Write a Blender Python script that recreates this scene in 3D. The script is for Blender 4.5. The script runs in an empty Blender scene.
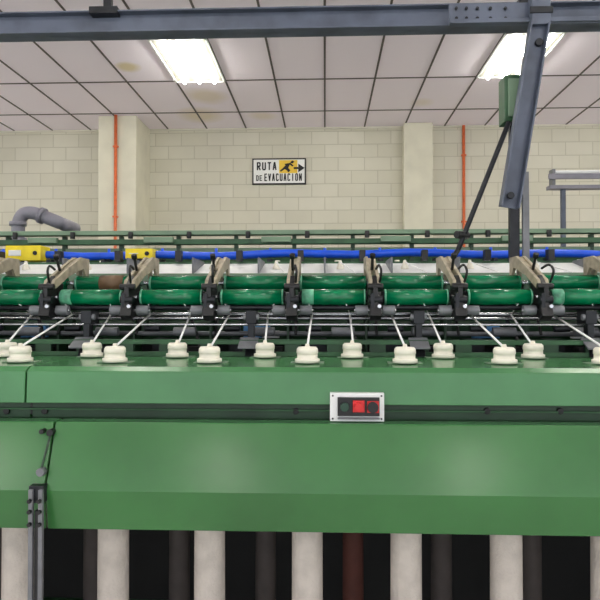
import bpy, bmesh, math, random
from mathutils import Vector, Matrix, Euler
random.seed(4)
sc = bpy.context.scene
try:
    sc.view_settings.view_transform = 'Standard'
    sc.view_settings.look = 'None'
    sc.view_settings.exposure = 0.0
except Exception: pass

# ------------------------------------------------------------ camera
F = 620.0
CAMP = Vector((0, 0, 1.5))
cam_rot = Euler((math.radians(90 + 0.83), 0, math.radians(2.3)), 'XYZ')
cd = bpy.data.cameras.new("camera"); cd.sensor_width = 36; cd.lens = F / 600 * 36
cd.clip_end = 100
cam = bpy.data.objects.new("camera", cd); sc.collection.objects.link(cam)
cam.location = CAMP; cam.rotation_euler = cam_rot
sc.camera = cam
RM = cam_rot.to_matrix()
def at(px, py, D):
    """real-world point of a photo measurement lying at distance D in front of the photographer"""
    d = RM @ Vector(((px - 300) / F, (300 - py) / F, -1))
    return CAMP + d * (D / d.y)

# ------------------------------------------------------------ materials
def s2l(c):
    c /= 255.0
    return c / 12.92 if c <= 0.04045 else ((c + 0.055) / 1.055) ** 2.4
def col(r, g, b): return (s2l(r), s2l(g), s2l(b), 1)
def mat(name, rgb, rough=0.5, metal=0.0, var=0.12, scale=6.0, bump=0.0, bscale=60, emit=0, dirt=None, stretch=None):
    m = bpy.data.materials.new(name); m.use_nodes = True
    nt = m.node_tree; b = nt.nodes["Principled BSDF"]
    b.inputs["Roughness"].default_value = rough
    b.inputs["Metallic"].default_value = metal
    c = col(*rgb)
    tc = nt.nodes.new("ShaderNodeTexCoord")
    nz = nt.nodes.new("ShaderNodeTexNoise"); nz.inputs["Scale"].default_value = scale
    nz.inputs["Detail"].default_value = 6
    if stretch:
        mp = nt.nodes.new("ShaderNodeMapping"); mp.inputs["Scale"].default_value = stretch
        nt.links.new(tc.outputs["Object"], mp.inputs["Vector"]); nt.links.new(mp.outputs[0], nz.inputs["Vector"])
    else: nt.links.new(tc.outputs["Object"], nz.inputs["Vector"])
    cr = nt.nodes.new("ShaderNodeValToRGB")
    d = dirt and col(*dirt) or tuple(x * (1 - var * 2) for x in c[:3]) + (1,)
    cr.color_ramp.elements[0].color = d; cr.color_ramp.elements[0].position = 0.25
    cr.color_ramp.elements[1].color = tuple(min(1, x * (1 + var * 0.5)) for x in c[:3]) + (1,)
    cr.color_ramp.elements[1].position = 0.6
    nt.links.new(nz.outputs["Fac"], cr.inputs["Fac"])
    nt.links.new(cr.outputs["Color"], b.inputs["Base Color"])
    if bump:
        n2 = nt.nodes.new("ShaderNodeTexNoise"); n2.inputs["Scale"].default_value = bscale
        nt.links.new(tc.outputs["Object"], n2.inputs["Vector"])
        bp = nt.nodes.new("ShaderNodeBump"); bp.inputs["Strength"].default_value = bump
        bp.inputs["Distance"].default_value = 0.01
        nt.links.new(n2.outputs["Fac"], bp.inputs["Height"])
        nt.links.new(bp.outputs["Normal"], b.inputs["Normal"])
    if emit:
        b.inputs["Emission Color"].default_value = c
        b.inputs["Emission Strength"].default_value = emit
    return m

M = {}
M['green'] = mat("green_enamel", (70, 128, 78), 0.2, 0, 0.14, 3.0, 0.04, 12)
M['green2'] = mat("green_enamel_lower", (58, 112, 60), 0.2, 0, 0.14, 2.2, 0.05, 7)
M['gdark'] = mat("green_dark", (34, 66, 42), 0.45, 0, 0.2, 8)
M['gmid'] = mat("green_mid", (50, 92, 58), 0.45, 0, 0.2, 8)
M['gpale'] = mat("green_pale", (118, 144, 118), 0.5, 0, 0.12, 5)
M['roll'] = mat("roll_green_plastic", (0, 118, 74), 0.2, 0, 0.25, 14, stretch=(.6, 3, 3))
M['mint'] = mat("roll_end_mint", (96, 172, 136), 0.35, 0, 0.35, 30)
M['brown'] = mat("roll_brown", (112, 88, 62), 0.5, 0, 0.15, 20)
M['cream'] = mat("arm_cream", (172, 162, 138), 0.45, 0, 0.2, 25)
M['cap'] = mat("cap_cream_plastic", (240, 235, 218), 0.4, 0, 0.04, 30)
M['white'] = mat("white_plastic", (232, 234, 232), 0.5, 0, 0.04, 10)
M['yarn'] = mat("yarn_white", (246, 246, 244), 0.8, 0, 0.03, 200)
M['black'] = mat("black_rubber", (16, 17, 18), 0.45, 0, 0.2, 20)
M['dark'] = mat("dark_steel", (38, 40, 44), 0.4, 0.5, 0.2, 20)
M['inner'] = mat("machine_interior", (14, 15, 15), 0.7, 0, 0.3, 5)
M['chrome'] = mat("bright_steel", (196, 198, 202), 0.25, 0.9, 0.1, 30)
M['grey'] = mat("grey_paint", (118, 120, 124), 0.45, 0.2, 0.15, 15)
M['steelblue'] = mat("beam_steel_blue", (94, 102, 118), 0.45, 0.1, 0.2, 6)
M['blue'] = mat("blue_tube", (20, 86, 225), 0.35, 0, 0.1, 10)
M['lblue'] = mat("light_blue_plastic", (90, 150, 205), 0.4, 0, 0.1, 10)
M['yellow'] = mat("yellow_plastic", (245, 220, 24), 0.45, 0, 0.08, 15)
M['orange'] = mat("orange_pipe_paint", (222, 110, 62), 0.45, 0, 0.1, 15)
M['pvc'] = mat("grey_pvc", (134, 132, 142), 0.4, 0, 0.12, 10)
M['red'] = mat("red_button", (200, 28, 28), 0.35, 0, 0.05, 10)
M['gbtn'] = mat("dark_green_button", (20, 60, 42), 0.35, 0, 0.05, 10)
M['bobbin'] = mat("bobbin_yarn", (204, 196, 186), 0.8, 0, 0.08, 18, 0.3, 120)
M['bobbin2'] = mat("bobbin_shadow_yarn", (70, 64, 62), 0.8, 0, 0.1, 18)  # shade on the rear bobbin row is put into this darker yarn colour
M['bobbin3'] = mat("bobbin_rust_yarn", (80, 42, 34), 0.8, 0, 0.1, 18)
M['signw'] = mat("sign_white", (240, 240, 236), 0.5, 0, 0.03, 5)
M['signo'] = mat("sign_yellow", (238, 200, 60), 0.5, 0, 0.03, 5)
M['signk'] = mat("sign_black", (14, 14, 16), 0.6, 0, 0.03, 5)
M['colm'] = mat("column_plaster", (216, 212, 192), 0.75, 0, 0.06, 3, 0.1, 30)
M['grid'] = mat("ceiling_grid", (84, 76, 74), 0.6, 0, 0.1, 8)
M['tube'] = mat("lamp_tube", (255, 253, 244), 0.5, 0, 0.0, 8, emit=50)
M['troff'] = mat("lamp_reflector", (128, 126, 116), 0.5, 0, 0.02, 8)
M['wallp'] = mat("wall_plain", (216, 212, 196), 0.8, 0, 0.06, 2)

def wall_block():
    m = bpy.data.materials.new("painted_block_wall"); m.use_nodes = True
    nt = m.node_tree; b = nt.nodes["Principled BSDF"]; b.inputs["Roughness"].default_value = 0.6
    tc = nt.nodes.new("ShaderNodeTexCoord")
    sp = nt.nodes.new("ShaderNodeSeparateXYZ"); cb = nt.nodes.new("ShaderNodeCombineXYZ")
    nt.links.new(tc.outputs["Object"], sp.inputs[0])
    nt.links.new(sp.outputs["X"], cb.inputs["X"]); nt.links.new(sp.outputs["Z"], cb.inputs["Y"])
    br = nt.nodes.new("ShaderNodeTexBrick"); br.inputs["Scale"].default_value = 1
    br.inputs["Brick Width"].default_value = 0.4; br.inputs["Row Height"].default_value = 0.2
    br.inputs["Mortar Size"].default_value = 0.007; br.inputs["Mortar Smooth"].default_value = 0.4
    br.inputs["Color1"].default_value = col(224, 220, 202)
    br.inputs["Color2"].default_value = col(216, 212, 192)
    br.inputs["Mortar"].default_value = col(196, 191, 170)
    nt.links.new(cb.outputs[0], br.inputs["Vector"])
    nz = nt.nodes.new("ShaderNodeTexNoise"); nz.inputs["Scale"].default_value = 1.5; nz.inputs["Detail"].default_value = 8
    nt.links.new(tc.outputs["Object"], nz.inputs["Vector"])
    mx = nt.nodes.new("ShaderNodeMix"); mx.data_type = 'RGBA'; mx.blend_type = 'MULTIPLY'
    mx.inputs[0].default_value = 0.2
    nt.links.new(br.outputs["Color"], mx.inputs[6]); nt.links.new(nz.outputs["Fac"], mx.inputs[7])
    nt.links.new(mx.outputs[2], b.inputs["Base Color"])
    bp = nt.nodes.new("ShaderNodeBump"); bp.inputs["Strength"].default_value = 0.3; bp.inputs["Distance"].default_value = 0.008
    bp.invert = True
    nt.links.new(br.outputs["Fac"], bp.inputs["Height"]); nt.links.new(bp.outputs["Normal"], b.inputs["Normal"])
    return m
M['block'] = wall_block()

def ceil_mat():
    m = bpy.data.materials.new("ceiling_tiles"); m.use_nodes = True
    nt = m.node_tree; b = nt.nodes["Principled BSDF"]; b.inputs["Roughness"].default_value = 0.8
    tc = nt.nodes.new("ShaderNodeTexCoord")
    nz = nt.nodes.new("ShaderNodeTexNoise"); nz.inputs["Scale"].default_value = 1.1; nz.inputs["Detail"].default_value = 5
    nt.links.new(tc.outputs["Object"], nz.inputs["Vector"])
    base = col(247, 238, 247)
    prev = None
    for (x, y, r, s) in [(-2.25, 6.95, .17, .7), (-1.55, 7.95, .33, .4), (-1.75, 8.75, .4, .45), (-0.9, 8.8, .25, .3), (1.3, 8.3, .2, .25)]:
        vm = nt.nodes.new("ShaderNodeVectorMath"); vm.operation = 'DISTANCE'
        vm.inputs[1].default_value = (x, y, 0)
        nt.links.new(tc.outputs["Object"], vm.inputs[0])
        ad = nt.nodes.new("ShaderNodeMath"); ad.operation = 'MULTIPLY_ADD'
        ad.inputs[1].default_value = 0.3; nt.links.new(nz.outputs["Fac"], ad.inputs[0])
        nt.links.new(vm.outputs["Value"], ad.inputs[2])
        mr = nt.nodes.new("ShaderNodeMapRange")
        mr.inputs["From Min"].default_value = r + .15; mr.inputs["From Max"].default_value = r * 0.4 + .15
        mr.inputs["To Min"].default_value = 0; mr.inputs["To Max"].default_value = s
        nt.links.new(ad.outputs[0], mr.inputs["Value"])
        mx = nt.nodes.new("ShaderNodeMix"); mx.data_type = 'RGBA'
        nt.links.new(mr.outputs[0], mx.inputs[0])
        if prev is None: mx.inputs[6].default_value = base
        else: nt.links.new(prev, mx.inputs[6])
        mx.inputs[7].default_value = col(218, 200, 134)
        prev = mx.outputs[2]
    nt.links.new(prev, b.inputs["Base Color"])
    return m
M['ceil'] = ceil_mat()
M['floor'] = mat("floor_concrete", (214, 210, 206), 0.4, 0, 0.08, 2)

# ------------------------------------------------------------ mesh builder
class MB:
    def __init__(s): s.bm = bmesh.new(); s.mats = []
    def mi(s, k):
        if k not in s.mats: s.mats.append(k)
        return s.mats.index(k)
    def _paint(s, verts, k, smooth=False):
        i = s.mi(k)
        fs = set(f for v in verts for f in v.link_faces)
        for f in fs: f.material_index = i; f.smooth = smooth
    def box(s, lo, hi, k):
        lo = Vector(lo); hi = Vector(hi); c = (lo + hi) / 2; d = hi - lo
        m = Matrix.Translation(c) @ Matrix.Diagonal((abs(d.x), abs(d.y), abs(d.z), 1))
        r = bmesh.ops.create_cube(s.bm, size=1, matrix=m); s._paint(r['verts'], k)
    def cyl(s, a, b, r, k, seg=14, r2=None, smooth=True):
        a = Vector(a); b = Vector(b); d = b - a
        q = d.to_track_quat('Z', 'Y').to_matrix().to_4x4()
        m = Matrix.Translation((a + b) / 2) @ q
        o = bmesh.ops.create_cone(s.bm, cap_ends=True, segments=seg, radius1=r, radius2=r if r2 is None else r2, depth=d.length, matrix=m)
        s._paint(o['verts'], k, smooth)
        for v in o['verts']:
            for f in v.link_faces:
                if len(f.verts) > 4: f.smooth = False
    def bar(s, a, b, w, t, k, up=(0, 1, 0)):
        """rectangular bar from a to b; w width perpendicular to up, t thickness along up"""
        a = Vector(a); b = Vector(b); d = (b - a); z = d.normalized(); u = Vector(up)
        x = u.cross(z).normalized(); y = z.cross(x)
        m = Matrix((x, y, z)).transposed().to_4x4()
        m = Matrix.Translation((a + b) / 2) @ m @ Matrix.Diagonal((w, t, d.length, 1))
        r = bmesh.ops.create_cube(s.bm, size=1, matrix=m); s._paint(r['verts'], k)
    def prism(s, prof, x0, x1, k, ks=None):
        """profile of (y,z) extruded along x. ks: optional material per side"""
        A = [s.bm.verts.new((x0, p[0], p[1])) for p in prof]
        B = [s.bm.verts.new((x1, p[0], p[1])) for p in prof]
        n = len(prof); i = s.mi(k); fs = [s.bm.faces.new(A), s.bm.faces.new(B[::-1])]
        for f in fs: f.material_index = i
        for j in range(n):
            f = s.bm.faces.new((A[j], B[j], B[(j + 1) % n], A[(j + 1) % n]))
            f.material_index = s.mi(ks[j]) if ks else i; fs.append(f)
        bmesh.ops.recalc_face_normals(s.bm, faces=fs)
    def polyy(s, pts, y0, y1, k):
        """polygon of (x,z) extruded along y"""
        A = [s.bm.verts.new((p[0], y0, p[1])) for p in pts]
        B = [s.bm.verts.new((p[0], y1, p[1])) for p in pts]
        n = len(pts); i = s.mi(k); fs = [s.bm.faces.new(A), s.bm.faces.new(B[::-1])]
        for j in range(n): fs.append(s.bm.faces.new((A[j], B[j], B[(j + 1) % n], A[(j + 1) % n])))
        for f in fs: f.material_index = i
        bmesh.ops.recalc_face_normals(s.bm, faces=fs)
    def lathe(s, c, prof, k, seg=20, ks=None):
        rings = []
        for (r, z) in prof:
            rings.append([s.bm.verts.new((c[0] + r * math.cos(2 * math.pi * j / seg), c[1] + r * math.sin(2 * math.pi * j / seg), c[2] + z)) for j in range(seg)])
        fs = []
        for a in range(len(rings) - 1):
            for j in range(seg):
                f = s.bm.faces.new((rings[a][j], rings[a][(j + 1) % seg], rings[a + 1][(j + 1) % seg], rings[a + 1][j]))
                f.material_index = s.mi(ks[a] if ks else k); f.smooth = abs(prof[a][0] - prof[a + 1][0]) < .5 * abs(prof[a][1] - prof[a + 1][1]); fs.append(f)
        for R, kk in ((rings[0], ks[0] if ks else k), (rings[-1], ks[-1] if ks else k)):
            f = s.bm.faces.new(R); f.material_index = s.mi(kk); fs.append(f)
        bmesh.ops.recalc_face_normals(s.bm, faces=fs)
    def tube(s, pts, r, k, seg=12):
        pts = [Vector(p) for p in pts]; rings = []
        for i, p in enumerate(pts):
            t = (pts[min(i + 1, len(pts) - 1)] - pts[max(i - 1, 0)]).normalized()
            ref = Vector((0, 1, 0)) if abs(t.y) < 0.9 else Vector((0, 0, 1))
            u = t.cross(ref).normalized(); v = t.cross(u)
            rings.append([s.bm.verts.new(p + r * (math.cos(2 * math.pi * j / seg) * u + math.sin(2 * math.pi * j / seg) * v)) for j in range(seg)])
        i = s.mi(k); fs = []
        for a in range(len(rings) - 1):
            for j in range(seg):
                f = s.bm.faces.new((rings[a][j], rings[a][(j + 1) % seg], rings[a + 1][(j + 1) % seg], rings[a + 1][j]))
                f.smooth = True; fs.append(f)
        fs += [s.bm.faces.new(rings[0]), s.bm.faces.new(rings[-1])]
        for f in fs: f.material_index = i
        bmesh.ops.recalc_face_normals(s.bm, faces=fs)
    def done(s, name, parent=None, bevel=0):
        me = bpy.data.meshes.new(name); s.bm.to_mesh(me); s.bm.free()
        for k in s.mats: me.materials.append(M[k])
        o = bpy.data.objects.new(name, me); sc.collection.objects.link(o)
        if parent: o.parent = parent
        if bevel:
            b = o.modifiers.new("bevel", 'BEVEL'); b.width = bevel; b.segments = 2; b.limit_method = 'ANGLE'; b.angle_limit = math.radians(40)
        return o
def empty(name, loc=(0, 0, 0)):
    e = bpy.data.objects.new(name, None); sc.collection.objects.link(e); return e
def smooth_path(pts, n=6):
    P = [Vector(p) for p in pts]; out = []
    for i in range(len(P) - 1):
        p0 = P[max(i - 1, 0)]; p1 = P[i]; p2 = P[i + 1]; p3 = P[min(i + 2, len(P) - 1)]
        for k in range(n):
            t = k / n
            out.append(0.5 * ((2 * p1) + (-p0 + p2) * t + (2 * p0 - 5 * p1 + 4 * p2 - p3) * t * t + (-p0 + 3 * p1 - 3 * p2 + p3) * t ** 3))
    out.append(P[-1]); return out

# ------------------------------------------------------------ room (end wall behind the camera left out so world light fills the hall)
CH = 1.5 + 2.76; WB = 9.4; XL, XR, YF = -9.0, 9.0, -7.0
b = MB(); b.box((XL, YF, -0.1), (XR, WB, 0), 'floor'); b.done("floor")
b = MB(); b.box((XL, WB, 0), (XR, WB + 0.2, CH), 'block'); b.done("wall_back")
for nm, xa, xb in (("left", XL - .2, XL), ("right", XR, XR + .2)):  # window openings are added in the side walls to let fill light in
    b = MB(); b.box((xa, YF, 0), (xb, WB, 1.2), 'wallp'); b.box((xa, YF, 3.9), (xb, WB, CH), 'wallp')
    for y in (YF, -4.1, -1.4, 1.3, 4.0, 6.7, WB - .4): b.box((xa, y, 1.2), (xb, y + .4, 3.9), 'wallp')
    b.done("wall_" + nm)
    b = MB(); xm = (xa + xb) / 2
    for y in (-6.6, -3.7, -1.0, 1.7, 4.4, 7.1): 
        for q in (0, .75, 1.52, 2.26):
            if y + q < WB - .4: b.box((xm - .03, y + q, 1.2), (xm + .03, y + q + .04, 3.9), 'grey')
        for z in (1.2, 2.5, 3.86): b.box((xm - .03, y, z), (xm + .03, min(y + 2.3, WB - .4), z + .04), 'grey')
    b.done("added_window_" + ("1" if nm == "left" else "2"))  # frames of the added openings that brighten the ceiling
b = MB(); b.box((XL, YF, CH), (XR, WB, CH + 0.1), 'ceil'); o = b.done("ceiling")
for v in o.data.vertices: v.co.z -= CH
o.location.z = CH
b = MB()
for i in range(-15, 16):
    b.box((i * .6 - .011, YF, CH - .006), (i * .6 + .011, WB, CH), 'grid')
y = 8.6
while y > YF:
    b.box((XL, y - .013, CH - .006), (XR, y + .013, CH - .0005), 'grid'); y -= 1.2
b.box((XL, WB - .03, CH - .025), (XR, WB, CH), 'wallp')
b.done("ceiling_grid_trim")
def column(xa, xb, yf):
    b = MB(); b.box((xa, yf, 0), (xb, WB, CH), 'colm'); return b.done("wall_column", bevel=.01)
column(at(98, 200, 8.7).x, at(136, 200, 8.7).x, 8.7)
column(at(404, 200, 9.2).x, at(433, 200, 9.2).x, 9.2)
def conduit(px, D):
    b = MB(); x = at(px, 200, D).x
    b.cyl((x, D - .025, .0), (x, D - .025, CH), .022, 'orange', 12)
    for z in (0.8, 1.8, 2.8, 3.8): b.box((x - .035, D - .05, z), (x + .035, D, z + .02), 'orange')
    b.done("orange_conduit_pipe")
conduit(116, 8.7); conduit(463.5, 9.4)

def troffer(x, y):
    b = MB()
    z = CH - .004
    b.box((x + .02, y + .02, z - .012), (x + .58, y + 1.18, z), 'troff')
    for t in (.12, .3, .48):
        b.cyl((x + t, y + .05, z - .04), (x + t, y + 1.15, z - .04), .018, 'tube', 8)
    for (a, c) in (((x, y), (x + .02, y + 1.2)), ((x + .58, y), (x + .6, y + 1.2)), ((x, y), (x + .6, y + .02)), ((x, y + 1.18), (x + .6, y + 1.2))):
        b.box((a[0], a[1], z - .02), (c[0], c[1], z), 'white')
    b.done("ceiling_light_fixture")
for y in (6.2, 2.6, -1.0, -5.8):
    for x in (-5.4, -1.8, 1.8, 5.4): troffer(x, y)

# sign
sg = empty("evacuation_route_sign")
p0 = at(252.5, 185, WB); p1 = at(306, 158.5, WB)
x0, x1, z0, z1 = p0.x, p1.x, p0.z, p1.z
b = MB(); b.box((x0, WB - .03, z0), (x1, WB, z1), 'signk')
b.box((x0 + .02, WB - .034, z0 + .02), (x1 - .02, WB - .03, z1 - .02), 'signw')
ox0 = x0 + .41; ox1 = x1 - .13; oz0 = z0 + .17; oz1 = z1 - .03
b.box((ox0, WB - .038, oz0), (ox1, WB - .034, oz1), 'signo')
ow = ox1 - ox0; oh = oz1 - oz0
def man(pts): b.polyy([(ox0 + p[0] * ow, oz0 + p[1] * oh) for p in pts], WB - .042, WB - .038, 'signk')
man([(.25, .45), (.45, .75), (.62, .72), (.5, .4), (.62, .2), (.5, .05), (.42, .22), (.3, .3), (.1, .1), (.03, .18), (.22, .4)])
man([(.3, .7), (.62, .78), (.8, .55), (.72, .5), (.58, .66), (.33, .62)])
man([(.6, .8), (.72, .97), (.84, .86), (.74, .74)])
man([(.8, .45), (.8, .3), (1.05, .3), (1.05, .05), (1.4, .38), (1.05, .72), (1.05, .45)])
b.done("sign_panel", sg)
STR = {
 'R': [(0,0,0,6),(0,6,3.4,6),(3.4,6,4,5.2),(4,5.2,4,3.8),(4,3.8,3.4,3),(3.4,3,0,3),(1.6,3,4,0)],
 'U': [(0,6,0,.8),(0,.8,.8,0),(.8,0,3.2,0),(3.2,0,4,.8),(4,.8,4,6)],
 'T': [(0,6,4,6),(2,6,2,0)],
 'A': [(0,0,1.6,6),(1.6,6,2.4,6),(2.4,6,4,0),(.7,2,3.3,2)],
 'D': [(0,0,0,6),(0,6,3,6),(3,6,4,5),(4,5,4,1),(4,1,3,0),(3,0,0,0)],
 'E': [(0,0,0,6),(0,6,4,6),(0,3,3.2,3),(0,0,4,0)],
 'V': [(0,6,2,0),(2,0,4,6)],
 'C': [(4,5.2,3.2,6),(3.2,6,.8,6),(.8,6,0,5.2),(0,5.2,0,.8),(0,.8,.8,0),(.8,0,3.2,0),(3.2,0,4,.8)],
 'I': [(2,0,2,6)],
 'O': [(0,.8,0,5.2),(0,5.2,.8,6),(.8,6,3.2,6),(3.2,6,4,5.2),(4,5.2,4,.8),(4,.8,3.2,0),(3.2,0,.8,0),(.8,0,0,.8)],
 'N': [(0,0,0,6),(0,6,4,0),(4,0,4,6)]}
b = MB()
def word(t, x, z, w, h, th, gap):
    cw = (w - gap * (len(t) - 1)) / len(t)
    for i, ch in enumerate(t):
        ox = x + i * (cw + gap) + th / 2; sw = cw - th; sh = h - th
        for (a, c, d, e) in STR[ch]:
            A = Vector((ox + a / 4 * sw, WB - .036, z + th / 2 + c / 6 * sh)); B = Vector((ox + d / 4 * sw, WB - .036, z + th / 2 + e / 6 * sh))
            dd = (B - A).normalized() * th * .35
            b.bar(A - dd, B + dd, th, .004, 'signk', (0, 1, 0))
word("RUTA", x0 + .07, z0 + .215, .30, .125, .02, .022)
word("DE", x0 + .06, z0 + .055, .09, .085, .013, .014)
word("EVACUACION", x0 + .185, z0 + .05, .57, .115, .016, .016)
b.done("sign_lettering", sg)

# ------------------------------------------------------------ main machine
mach = empty("yarn_twisting_machine")
XA, XB = -3.3, 3.3
P = .315
ZT = 1.324
xs_f = [-.057 + P * n for n in range(-10, 11)]
xs_b = [.1005 + P * n for n in range(-10, 10)]
xs_a = [-.124 + P * n for n in range(-10, 11)]
seam = at(26, 390, 1.85).x
b = MB()
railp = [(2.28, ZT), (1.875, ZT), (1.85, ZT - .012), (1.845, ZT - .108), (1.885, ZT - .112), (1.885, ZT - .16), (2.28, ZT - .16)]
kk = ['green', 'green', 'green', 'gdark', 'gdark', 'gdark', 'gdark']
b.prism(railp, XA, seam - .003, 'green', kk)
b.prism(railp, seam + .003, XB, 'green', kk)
b.box((seam - .004, 1.885, ZT - .15), (seam + .004, 2.27, ZT - .01), 'black')
for px in (7, 45, 296, 487, 560):
    c = at(px, 411, 1.883)
    b.cyl((c.x, 1.888, c.z), (c.x, 1.876, c.z), .010, 'black', 10)
b.box((XA, 1.876, ZT - .134), (XB, 1.886, ZT - .128), 'gmid')
for xs, D in ((xs_f, 2.0), (xs_b, 2.22)):
    for x in xs: b.box((x - .055, D - .01, ZT), (x + .055, D + .05, ZT + .004), 'gpale')
b.done("spindle_rail", mach, .003)
b = MB()
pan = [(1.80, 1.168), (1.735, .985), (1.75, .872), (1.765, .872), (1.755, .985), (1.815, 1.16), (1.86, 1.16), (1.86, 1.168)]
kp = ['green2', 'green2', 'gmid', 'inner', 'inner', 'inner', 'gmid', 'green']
sx = at(48, 480, 1.76).x
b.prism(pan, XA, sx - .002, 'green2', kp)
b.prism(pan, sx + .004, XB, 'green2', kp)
b.done("lower_cover_panel", mach, .003)
b = MB()
c = at(50, 432, 1.785)
b.cyl((c.x - .02, 1.80, c.z + .003), (c.x - .02, 1.77, c.z + .003), .007, 'black', 10)
b.cyl((c.x + .005, 1.80, c.z), (c.x + .005, 1.77, c.z), .010, 'black', 10)
b.bar(at(50, 436, 1.78), at(41, 470, 1.738), .006, .004, 'gdark')
c = at(41, 472, 1.735); b.cyl((c.x, 1.75, c.z), (c.x, 1.727, c.z), .012, 'grey', 12)
c = at(38, 492, 1.72)
b.box((c.x - .024, 1.715, c.z - .03), (c.x + .018, 1.745, c.z + .018), 'dark')
for dx in (-.015, .013):
    b.box((c.x + dx - .006, 1.705, c.z - .55), (c.x + dx + .006, 1.717, c.z + .01), 'grey')
    for dz in (-.02, -.05, -.085):
        b.cyl((c.x + dx, 1.705, c.z + dz), (c.x + dx, 1.694, c.z + dz), .006, 'black', 8)
b.box((c.x - .006, 1.712, c.z - .5), (c.x + .004, 1.73, c.z - .05), 'black')
b.done("latch_strap", mach, .001)
b = MB()
p0 = at(330, 421, 1.83); p1 = at(384, 393, 1.83)
x0, x1, z0, z1 = p0.x, p1.x, p0.z, p1.z
b.box((x0, 1.825, z0), (x1, 1.86, z1), 'white')
for cx, cz in ((x0 + .008, z0 + .008), (x1 - .008, z0 + .008), (x0 + .008, z1 - .008), (x1 - .008, z1 - .008)):
    b.cyl((cx, 1.826, cz), (cx, 1.822, cz), .003, 'dark', 8)
xi0, xi1 = x0 + .022, x1 - .014
b.box((xi0, 1.815, z0 + .017), (xi1, 1.826, z1 - .012), 'black')
b.box((xi0, 1.812, z0 + .008), (xi1, 1.826, z0 + .012), 'grey')
zc = (z0 + z1) / 2 + .003; w = (xi1 - xi0) / 3
b.cyl((xi0 + w * .5, 1.816, zc), (xi0 + w * .5, 1.802, zc), .013, 'gbtn', 18)
b.box((xi0 + w * 1.08, 1.806, zc - .015), (xi0 + w * 1.92, 1.816, zc + .019), 'red')
b.cyl((xi0 + w * 1.5, 1.808, zc), (xi0 + w * 1.5, 1.794, zc), .013, 'red', 18)
b.box((xi0 + w * 2.1, 1.810, zc - .017), (xi0 + w * 2.95, 1.816, zc + .017), 'red')
b.cyl((xi0 + w * 2.5, 1.812, zc), (xi0 + w * 2.5, 1.798, zc), .016, 'black', 18)
b.done("push_button_station", mach, .0015)
b = MB()
capp = [(.040, 0), (.040, .012), (.033, .014), (.033, .028), (.035, .030), (.034, .044), (.029, .050), (.008, .051), (.006, .060)]
for xs, D in ((xs_f, 2.0), (xs_b, 2.22)):
    for x in xs: b.lathe((x + random.uniform(-.004, .004), D, ZT + .004), capp, 'cap', 24)
b.done("yarn_guide_caps", mach)
b = MB()
for xs, D in ((xs_f, 2.0), (xs_b, 2.22)):
    for x in xs:
        xe = x + random.uniform(-.012, .012)
        b.cyl((x, D, ZT + .05), (xe, 2.44, 1.478), .0038, 'yarn', 8)
        b.cyl((xe, 2.44, 1.478), (xe + random.uniform(-.03, .03), 2.385, 1.52), .0022, 'yarn', 6)
b.done("yarn_strands", mach)
b = MB()
for (y, z, r, k) in ((2.44, 1.480, .007, 'chrome'), (2.47, 1.462, .006, 'chrome'), (2.36, 1.440, .005, 'chrome'), (2.52, 1.40, .010, 'grey'),
                     (2.40, 1.505, .010, 'dark'), (2.58, 1.47, .012, 'dark'), (2.7, 1.56, .014, 'grey')):
    b.cyl((XA, y, z), (XB, y, z), r, k, 10)
b.done("traverse_rods", mach)
b = MB()
y0, y1 = 2.305, 2.32
b.box((XA, y0, ZT), (XB, y1, ZT + .016), 'gmid')
b.box((XA, y0, ZT + .044), (XB, y1, ZT + .058), 'gmid')
b.box((XA, y0, ZT + .058), (XB, y1 + .03, ZT + .061), 'gmid')
x = XA
while x < XB:
    b.box((x, y0 + .001, ZT + .016), (x + .06, y1 - .001, ZT + .044), 'gdark'); x += P / 2
b.box((XA, 2.28, ZT - .16), (XB, 2.33, ZT), 'gdark')
for i, x in enumerate(xs_a):
    if i % 2: b.prism([(2.26, ZT + .03), (2.26, ZT + .036), (2.33, ZT + .07), (2.33, ZT + .064)], x + .12, x + .19, 'grey')
    b.cyl((x + .245, 2.27, ZT), (x + .245, 2.27, ZT + .035), .006, 'black', 8)
b.done("slotted_rail", mach, .001)
b = MB()
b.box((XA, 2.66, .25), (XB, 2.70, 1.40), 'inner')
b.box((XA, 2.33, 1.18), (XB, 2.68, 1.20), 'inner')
b.prism([(2.62, 1.36), (2.60, 1.44), (2.64, 1.45), (2.68, 1.36)], XA, XB, 'gdark')
for i, x in enumerate(xs_a):
    b.box((x + .05, 2.50, 1.20), (x + .13, 2.60, 1.38), 'dark')
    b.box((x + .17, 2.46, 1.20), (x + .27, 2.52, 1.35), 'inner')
    b.cyl((x + .15, 2.46, 1.41), (x + .24, 2.46, 1.41), .018, 'grey', 12)
    b.box((x - .03, 2.5, 1.2), (x - .02, 2.6, 1.46), 'gdark')
    b.cyl((x + .01, 2.42, 1.40), (x + .01, 2.46, 1.46), .006, 'black', 8)
    b.cyl((x + .05, 2.40, 1.425), (x + .11, 2.40, 1.425), .013, 'dark', 12)
    if i % 3 == 0: b.box((x + .1, 2.57, 1.38), (x + .21, 2.60, 1.43), 'lblue')
    if i % 4 == 1: b.box((x + .18, 2.55, 1.38), (x + .25, 2.58, 1.41), 'white')
    if i % 2 == 0: b.bar((x + .26, 2.45, 1.35), (x + .21, 2.50, 1.47), .01, .02, 'black')
b.box((XA, 1.95, .0), (XB, 2.65, .12), 'gdark')
for x in (XA, XB - .05): b.box((x, 1.87, 0), (x + .05, 3.4, 1.16), 'green')
b.done("machine_body", mach, .002)
b = MB()
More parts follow.
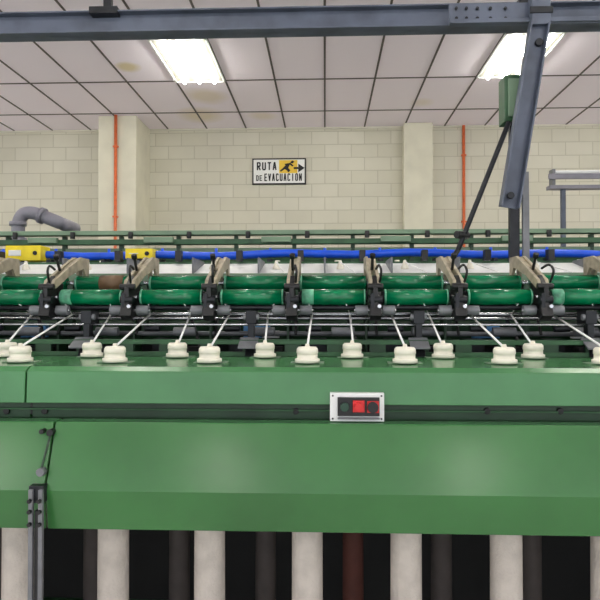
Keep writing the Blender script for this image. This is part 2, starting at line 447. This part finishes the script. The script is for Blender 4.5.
for n, x in enumerate(xs_a):
    if n % 2 == 0: continue
    xx = x + .16
    b.box((xx - .012, 2.33, ZT), (xx + .012, 2.37, ZT + .15), 'dark')
    b.box((xx - .02, 2.325, ZT + .12), (xx + .02, 2.41, ZT + .17), 'dark')
    b.cyl((xx - .03, 2.34, ZT + .145), (xx + .03, 2.34, ZT + .145), .012, 'grey', 12)
    b.prism([(2.33, ZT + .0), (2.29, ZT + .0), (2.325, ZT + .06)], xx - .018, xx + .018, 'dark')
b.done("rod_brackets", mach, .002)
b = MB()
for n, x in enumerate(xs_a):
    a0, a1 = x + .026, x + P - .028
    z = 1.546; y = 2.40; r = .031
    b.cyl((a0, y, z), (a0 + .010, y, z), r * .75, 'dark', 18)
    L = .055 if n % 3 == 1 else .018
    b.cyl((a0 + .010, y, z), (a0 + L, y, z), r, 'mint', 24)
    b.cyl((a0 + L, y, z), (a1 - .014, y, z), r, 'roll', 24)
    b.cyl((a1 - .014, y, z), (a1 - .008, y, z), r, 'mint', 24)
    b.cyl((a1 - .008, y, z), (a1, y, z), r * .75, 'dark', 18)
    b.cyl((x - .03, y, z), (x + .04, y, z), .008, 'chrome', 10)
    y = 2.58; z = 1.608
    b.cyl((a0 - .005, y, z), (a0 + .004, y, z), r * 1.0, 'mint', 24)
    b.cyl((a0 + .004, y, z), (a1 - .002, y, z), r * 1.02, 'roll', 24)
    b.cyl((a1 - .002, y, z), (a1 + .005, y, z), r * 1.0, 'mint' if n % 2 else 'roll', 24)
    if n == 7: b.cyl((a0 + .10, y, z), (a0 + .20, y, z), r * 1.1, 'brown', 24)
    b.cyl((x - .03, y, z), (x + .04, y, z), .010, 'chrome', 10)
b.done("green_drive_rolls", mach)
b = MB()
for n, x in enumerate(xs_a):
    arm = [(2.72, 1.722), (2.63, 1.722), (2.50, 1.668), (2.37, 1.612), (2.355, 1.585), (2.38, 1.578), (2.50, 1.632), (2.66, 1.675), (2.72, 1.60)]
    b.prism(arm, x - .022, x - .010, 'cream'); b.prism(arm, x + .008, x + .020, 'cream')
    b.prism([(2.70, 1.715), (2.63, 1.715), (2.52, 1.668), (2.52, 1.655), (2.66, 1.68)], x - .01, x + .008, 'cream')
    b.prism([(2.36, 1.60), (2.33, 1.58), (2.33, 1.49), (2.37, 1.465), (2.46, 1.47), (2.48, 1.60), (2.40, 1.63)], x - .010, x + .008, 'black')
    b.cyl((x - .03, 2.345, 1.585), (x + .028, 2.345, 1.585), .012, 'black', 12)
    b.cyl((x - .026, 2.34, 1.535), (x + .024, 2.34, 1.535), .015, 'dark', 12)
    b.box((x - .02, 2.325, 1.50), (x - .006, 2.36, 1.56), 'dark')
    b.cyl((x + .012, 2.33, 1.51), (x + .012, 2.315, 1.51), .008, 'chrome', 10)
    b.cyl((x - .004, 2.47, 1.655), (x - .004, 2.44, 1.70), .006, 'black', 8)
    b.cyl((x - .004, 2.44, 1.70), (x - .004, 2.43, 1.715), .011, 'black', 10)
    b.tube(smooth_path([(x + .014, 2.335, 1.60), (x + .018, 2.31, 1.64), (x + .012, 2.34, 1.665), (x + .006, 2.40, 1.655)], 5), .005, 'black', 8)
    b.prism([(2.315, 1.475), (2.33, 1.52), (2.36, 1.50), (2.35, 1.455)], x - .022, x + .020, 'black')
    b.cyl((x - .075, 2.37, 1.495), (x - .028, 2.37, 1.495), .019, 'grey', 16)
    b.cyl((x + .028, 2.37, 1.495), (x + .075, 2.37, 1.495), .019, 'grey', 16)
    b.cyl((x - .08, 2.37, 1.495), (x + .08, 2.37, 1.495), .006, 'chrome', 8)
    b.box((x - .012, 2.56, 1.40), (x + .012, 2.60, 1.60), 'gdark')
    b.box((x - .008, 2.66, 1.38), (x + .008, 2.70, 1.62), 'gdark')
b.done("cradle_arms", mach, .0015)
b = MB()
b.prism([(2.92, 1.655), (3.20, 1.725), (3.20, 1.735), (2.92, 1.665)], XA, XB, 'white')
b.box((XA, 2.90, 1.62), (XB, 2.93, 1.668), 'gpale')
b.box((XA, 3.20, 1.66), (XB, 3.23, 1.745), 'gmid')
for n, x in enumerate(xs_a):
    b.box((x + .12, 2.93, 1.665), (x + .128, 3.2, 1.745), 'grey')
    b.lathe((x + .2, 3.05, 1.695), [(.02, 0), (.018, .012), (.01, .03), (.006, .045)], 'cap', 12)
    b.cyl((x + .2, 3.05, 1.73), (x + .26, 2.75, 1.66), .003, 'yarn', 6)
    b.bar((x, 2.70, 1.62), (x, 2.94, 1.64), .014, .03, 'dark', (0, 0, 1))
    b.box((x - .015, 3.15, 1.745), (x + .015, 3.2, 1.80), 'black')
b.box((XA, 2.9, .0), (XB, 3.3, .12), 'gdark')
b.box((XA, 3.24, .12), (XB, 3.3, 1.66), 'gmid')
b.done("rear_tray", mach, .001)
b = MB()
pts = [(XA + i * .15, 3.4, 1.80 + .006 * math.sin(i * 1.3) - .004 * math.cos(i * .4)) for i in range(45)]
b.tube(pts, .022, 'blue', 12)
for i, x in enumerate([XA + .3 * j for j in range(1, 22)]):
    b.cyl((x, 3.4, 1.79), (x, 3.4, 1.835), .008, 'blue', 8)
    b.box((x - .012, 3.37, 1.765), (x + .012, 3.43, 1.775), 'black')
    b.box((x - .01, 3.30, 1.60), (x + .01, 3.42, 1.77), 'dark')
b.done("blue_air_hose", mach)
b = MB()
D = 3.35
for pxa, pxb, pya, pyb in ((8, 43, 261, 246), (127, 154, 259, 249)):
    p = at(pxa, pya, D); q = at(pxb, pyb, D)
    b.box((p.x, D - .03, p.z), (q.x, D + .09, q.z), 'yellow')
    b.box((p.x + .02, D - .036, p.z + .025), (p.x + .02 + (q.x - p.x) * .35, D - .03, q.z - .025), 'white')
    b.cyl((q.x - .03, D - .036, (p.z + q.z) / 2), (q.x - .03, D - .028, (p.z + q.z) / 2), .012, 'dark', 12)
    b.box(((p.x + q.x) / 2 - .01, D - .03, 1.62), ((p.x + q.x) / 2 + .01, D, p.z), 'dark')
b.done("yellow_sensor_covers", mach, .006)
b = MB()
for x in xs_f:
    b.lathe((x, 2.0, .12), [(.07, 0), (.07, .04), (.054, .05), (.05, .3), (.049, .78), (.045, .85), (.02, .87)], 'bobbin', 24)
    b.cyl((x, 2.0, .95), (x, 2.0, 1.18), .008, 'chrome', 10)
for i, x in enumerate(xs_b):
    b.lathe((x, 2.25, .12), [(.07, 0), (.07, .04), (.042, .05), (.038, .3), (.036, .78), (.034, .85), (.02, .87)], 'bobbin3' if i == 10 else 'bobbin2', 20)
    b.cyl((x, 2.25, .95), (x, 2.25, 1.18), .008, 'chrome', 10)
b.done("yarn_bobbins", mach)

# ------------------------------------------------------------ background machine
bm_ = empty("background_spinning_machine")
b = MB()
D = 4.6
b.box((XA * 1.7, D - .05, 0), (XB * 1.7, D + .9, .1), 'gdark')
b.box((XA * 1.7, D, .1), (XB * 1.7, D + .05, 1.72), 'gmid')
b.box((XA * 1.7, D + .1, 1.72), (XB * 1.7, D + .8, 1.76), 'gdark')
zr = at(300, 232, D).z
b.box((-3.0, D - .02, zr - .018), (XB * 1.7, D + .06, zr + .014), 'gpale')
z2 = at(300, 241, D).z
b.box((XA * 1.7, D - .0, z2 - .02), (XB * 1.7, D + .05, z2 + .018), 'gmid')
z3 = at(300, 250, D).z
b.box((XA * 1.7, D + .05, z3 - .025), (XB * 1.7, D + .1, z3 + .02), 'gpale')
b.box((XA * 1.7, D + .5, 1.76), (XB * 1.7, D + .54, z2 + .0), 'gmid')
x = XA * 1.7 + .1; i = 0
while x < XB * 1.7:
    b.box((x - .015, D + .05, 1.72), (x + .015, D + .09, zr - .02), 'gdark')
    if i % 2: b.box((x + .2, D - .04, z2 - .01), (x + .42, D, z2 + .03), 'gpale')
    b.cyl((x + .1, D - .03, z2 + .02), (x + .1, D - .03, z2 + .07), .018, 'black', 10)
    b.cyl((x + .32, D - .02, 1.72), (x + .32, D - .02, 1.86), .03, 'cap', 12, .018)
    x += .44; i += 1
b.box((-4.4, D + .3, zr - .06), (5.6, D + .34, zr - .03), 'grey')
b.cyl((-5.6, D + .4, zr + .04), (5.6, D + .4, zr + .04), .02, 'gpale', 10)
b.done("frame_and_rails", bm_, .002)
b = MB()
D2 = 4.9
pts = smooth_path([at(18, 262, D2), at(18, 235, D2), at(19, 222, D2), at(24, 214, D2), at(33, 213, D2), at(45, 217, D2), at(60, 223, D2), at(75, 229, D2 + .2)])
b.tube(pts, .052, 'pvc', 16)
for q, q2 in ((at(18, 226, D2), at(18, 222, D2)), (at(18, 243, D2), at(18, 238, D2)), (at(40, 215, D2), at(44, 216.6, D2))):
    b.cyl(q, q2, .066, 'pvc', 18)
b.cyl(at(18, 270, D2), at(18, 262, D2), .052, 'pvc', 16)
b.done("suction_pipe", bm_)

b = MB()
D = 6.0
p0 = at(548, 186, D); p1 = at(620, 184, D)
b.box((p0.x, D - .05, p0.z - .035), (p0.x + 1.6, D + .05, p0.z), 'pvc')
b.box((p0.x - .02, D - .09, p0.z + .05), (p0.x + 1.6, D - .06, p0.z + .10), 'pvc')
b.cyl((p0.x + .05, D, p0.z + .13), (p0.x + 1.6, D, p0.z + .13), .018, 'white', 10)
for dx in (0.02, .5, 1.0, 1.5): b.box((p0.x + dx, D - .06, p0.z), (p0.x + dx + .03, D + .03, p0.z + .15), 'grey')
b.box((p0.x + .12, D - .02, 0), (p0.x + .16, D + .02, p0.z), 'steelblue')
b.box((p0.x + .05, D - .1, 0), (p0.x + .23, D + .1, .02), 'steelblue')
b.done("lamp_rack_stand", bevel=.002)

# ------------------------------------------------------------ overhead beam + arm
D = 3.0
zb1 = at(300, 30, D).z; zb2 = at(300, 8, D).z
b = MB()
b.box((-5, D - .02, zb1), (5, D + .08, zb1 + .008), 'steelblue')
b.box((-5, D + .02, zb1), (5, D + .03, zb2), 'steelblue')
b.box((-5, D - .02, zb2 - .008), (5, D + .08, zb2), 'steelblue')
b.box((-5, D + .15, zb2 + .02), (5, D + .2, zb2 + .06), 'grey')
for x in (-4.2, at(105, 0, D).x, at(532, 0, D).x, 4.2):
    b.box((x - .02, D + .03, zb1 + .02), (x + .02, D + .06, CH), 'dark')
    b.box((x - .07, D - .03, zb2 - .02), (x + .07, D + .1, zb2 + .015), 'dark')
b.done("overhead_steel_beam", bevel=.002)
arm = empty("overhead_traveller_arm")
b = MB()
D = 2.9
p0 = at(449, 26, D); p1 = at(545, 3, D)
b.box((p0.x, D - .01, p0.z), (p1.x, D + .01, p1.z), 'steelblue')
b.box((p0.x, D - .03, p0.z), (p1.x + .3, D - .01, p0.z + .02), 'steelblue')
for px in (456, 466, 477, 490, 505):
    for py in (9, 19):
        c = at(px, py, D - .01); b.cyl((c.x, D - .01, c.z), (c.x, D - .022, c.z), .008, 'dark', 8)
p0 = at(528, 30, D); p1 = at(546, -6, D)
b.box((p0.x, D - .06, p0.z), (p1.x, D + .0, p1.z), 'steelblue')
b.box((p0.x - .01, D - .065, p0.z + .05), (p1.x + .01, D - .055, p0.z + .08), 'dark')
A = at(538, 24, D - .03); B_ = at(508, 208, D - .03)
b.bar(A, B_, .078, .008, 'steelblue', (0, 1, 0))
dirv = (B_ - A).normalized(); sd = Vector((dirv.z, 0, -dirv.x))
for s_ in (-.039, .039):
    b.bar(A + sd * s_ + Vector((0, -.02, 0)), B_ + sd * s_ + Vector((0, -.02, 0)), .008, .05, 'steelblue', (0, 1, 0))
b.cyl(B_ + Vector((0, -.03, .05)), B_ + Vector((0, -.05, .05)), .016, 'dark', 12)
b.cyl(A + Vector((0, -.0, -.09)), A + Vector((0, -.02, -.09)), .018, 'dark', 12)
b.done("support_channel", arm, .002)
b = MB()
p0 = at(501, 125, D + .08); p1 = at(521, 79, D + .08)
b.box((p0.x, D + .02, p0.z), (p1.x, D + .12, p1.z), 'gmid')
b.box((p0.x + .015, D + .012, p0.z + .02), (p1.x - .015, D + .02, p1.z - .02), 'gpale')
b.done("green_motor_box", arm, .004)
b = MB()
b.bar(at(514, 120, D + .05), at(514, 262, D + .05), .045, .03, 'dark')
b.bar(at(525, 172, D + .02), at(526, 262, D + .02), .03, .02, 'grey')
b.cyl(at(509, 122, D), at(458, 250, D), .012, 'dark', 10)
b.cyl(at(458, 250, D), at(450, 262, D - .02), .012, 'dark', 10)
c = at(462, 235, D); b.cyl(c + Vector((-.03, -.02, 0)), c + Vector((.03, .02, 0)), .018, 'black', 12)
b.done("hanging_rods", arm, .001)

# ------------------------------------------------------------ world
w = bpy.data.worlds.new("world"); sc.world = w; w.use_nodes = True
w.node_tree.nodes["Background"].inputs[0].default_value = (.93, .96, 1, 1)
w.node_tree.nodes["Background"].inputs[1].default_value = 1.8
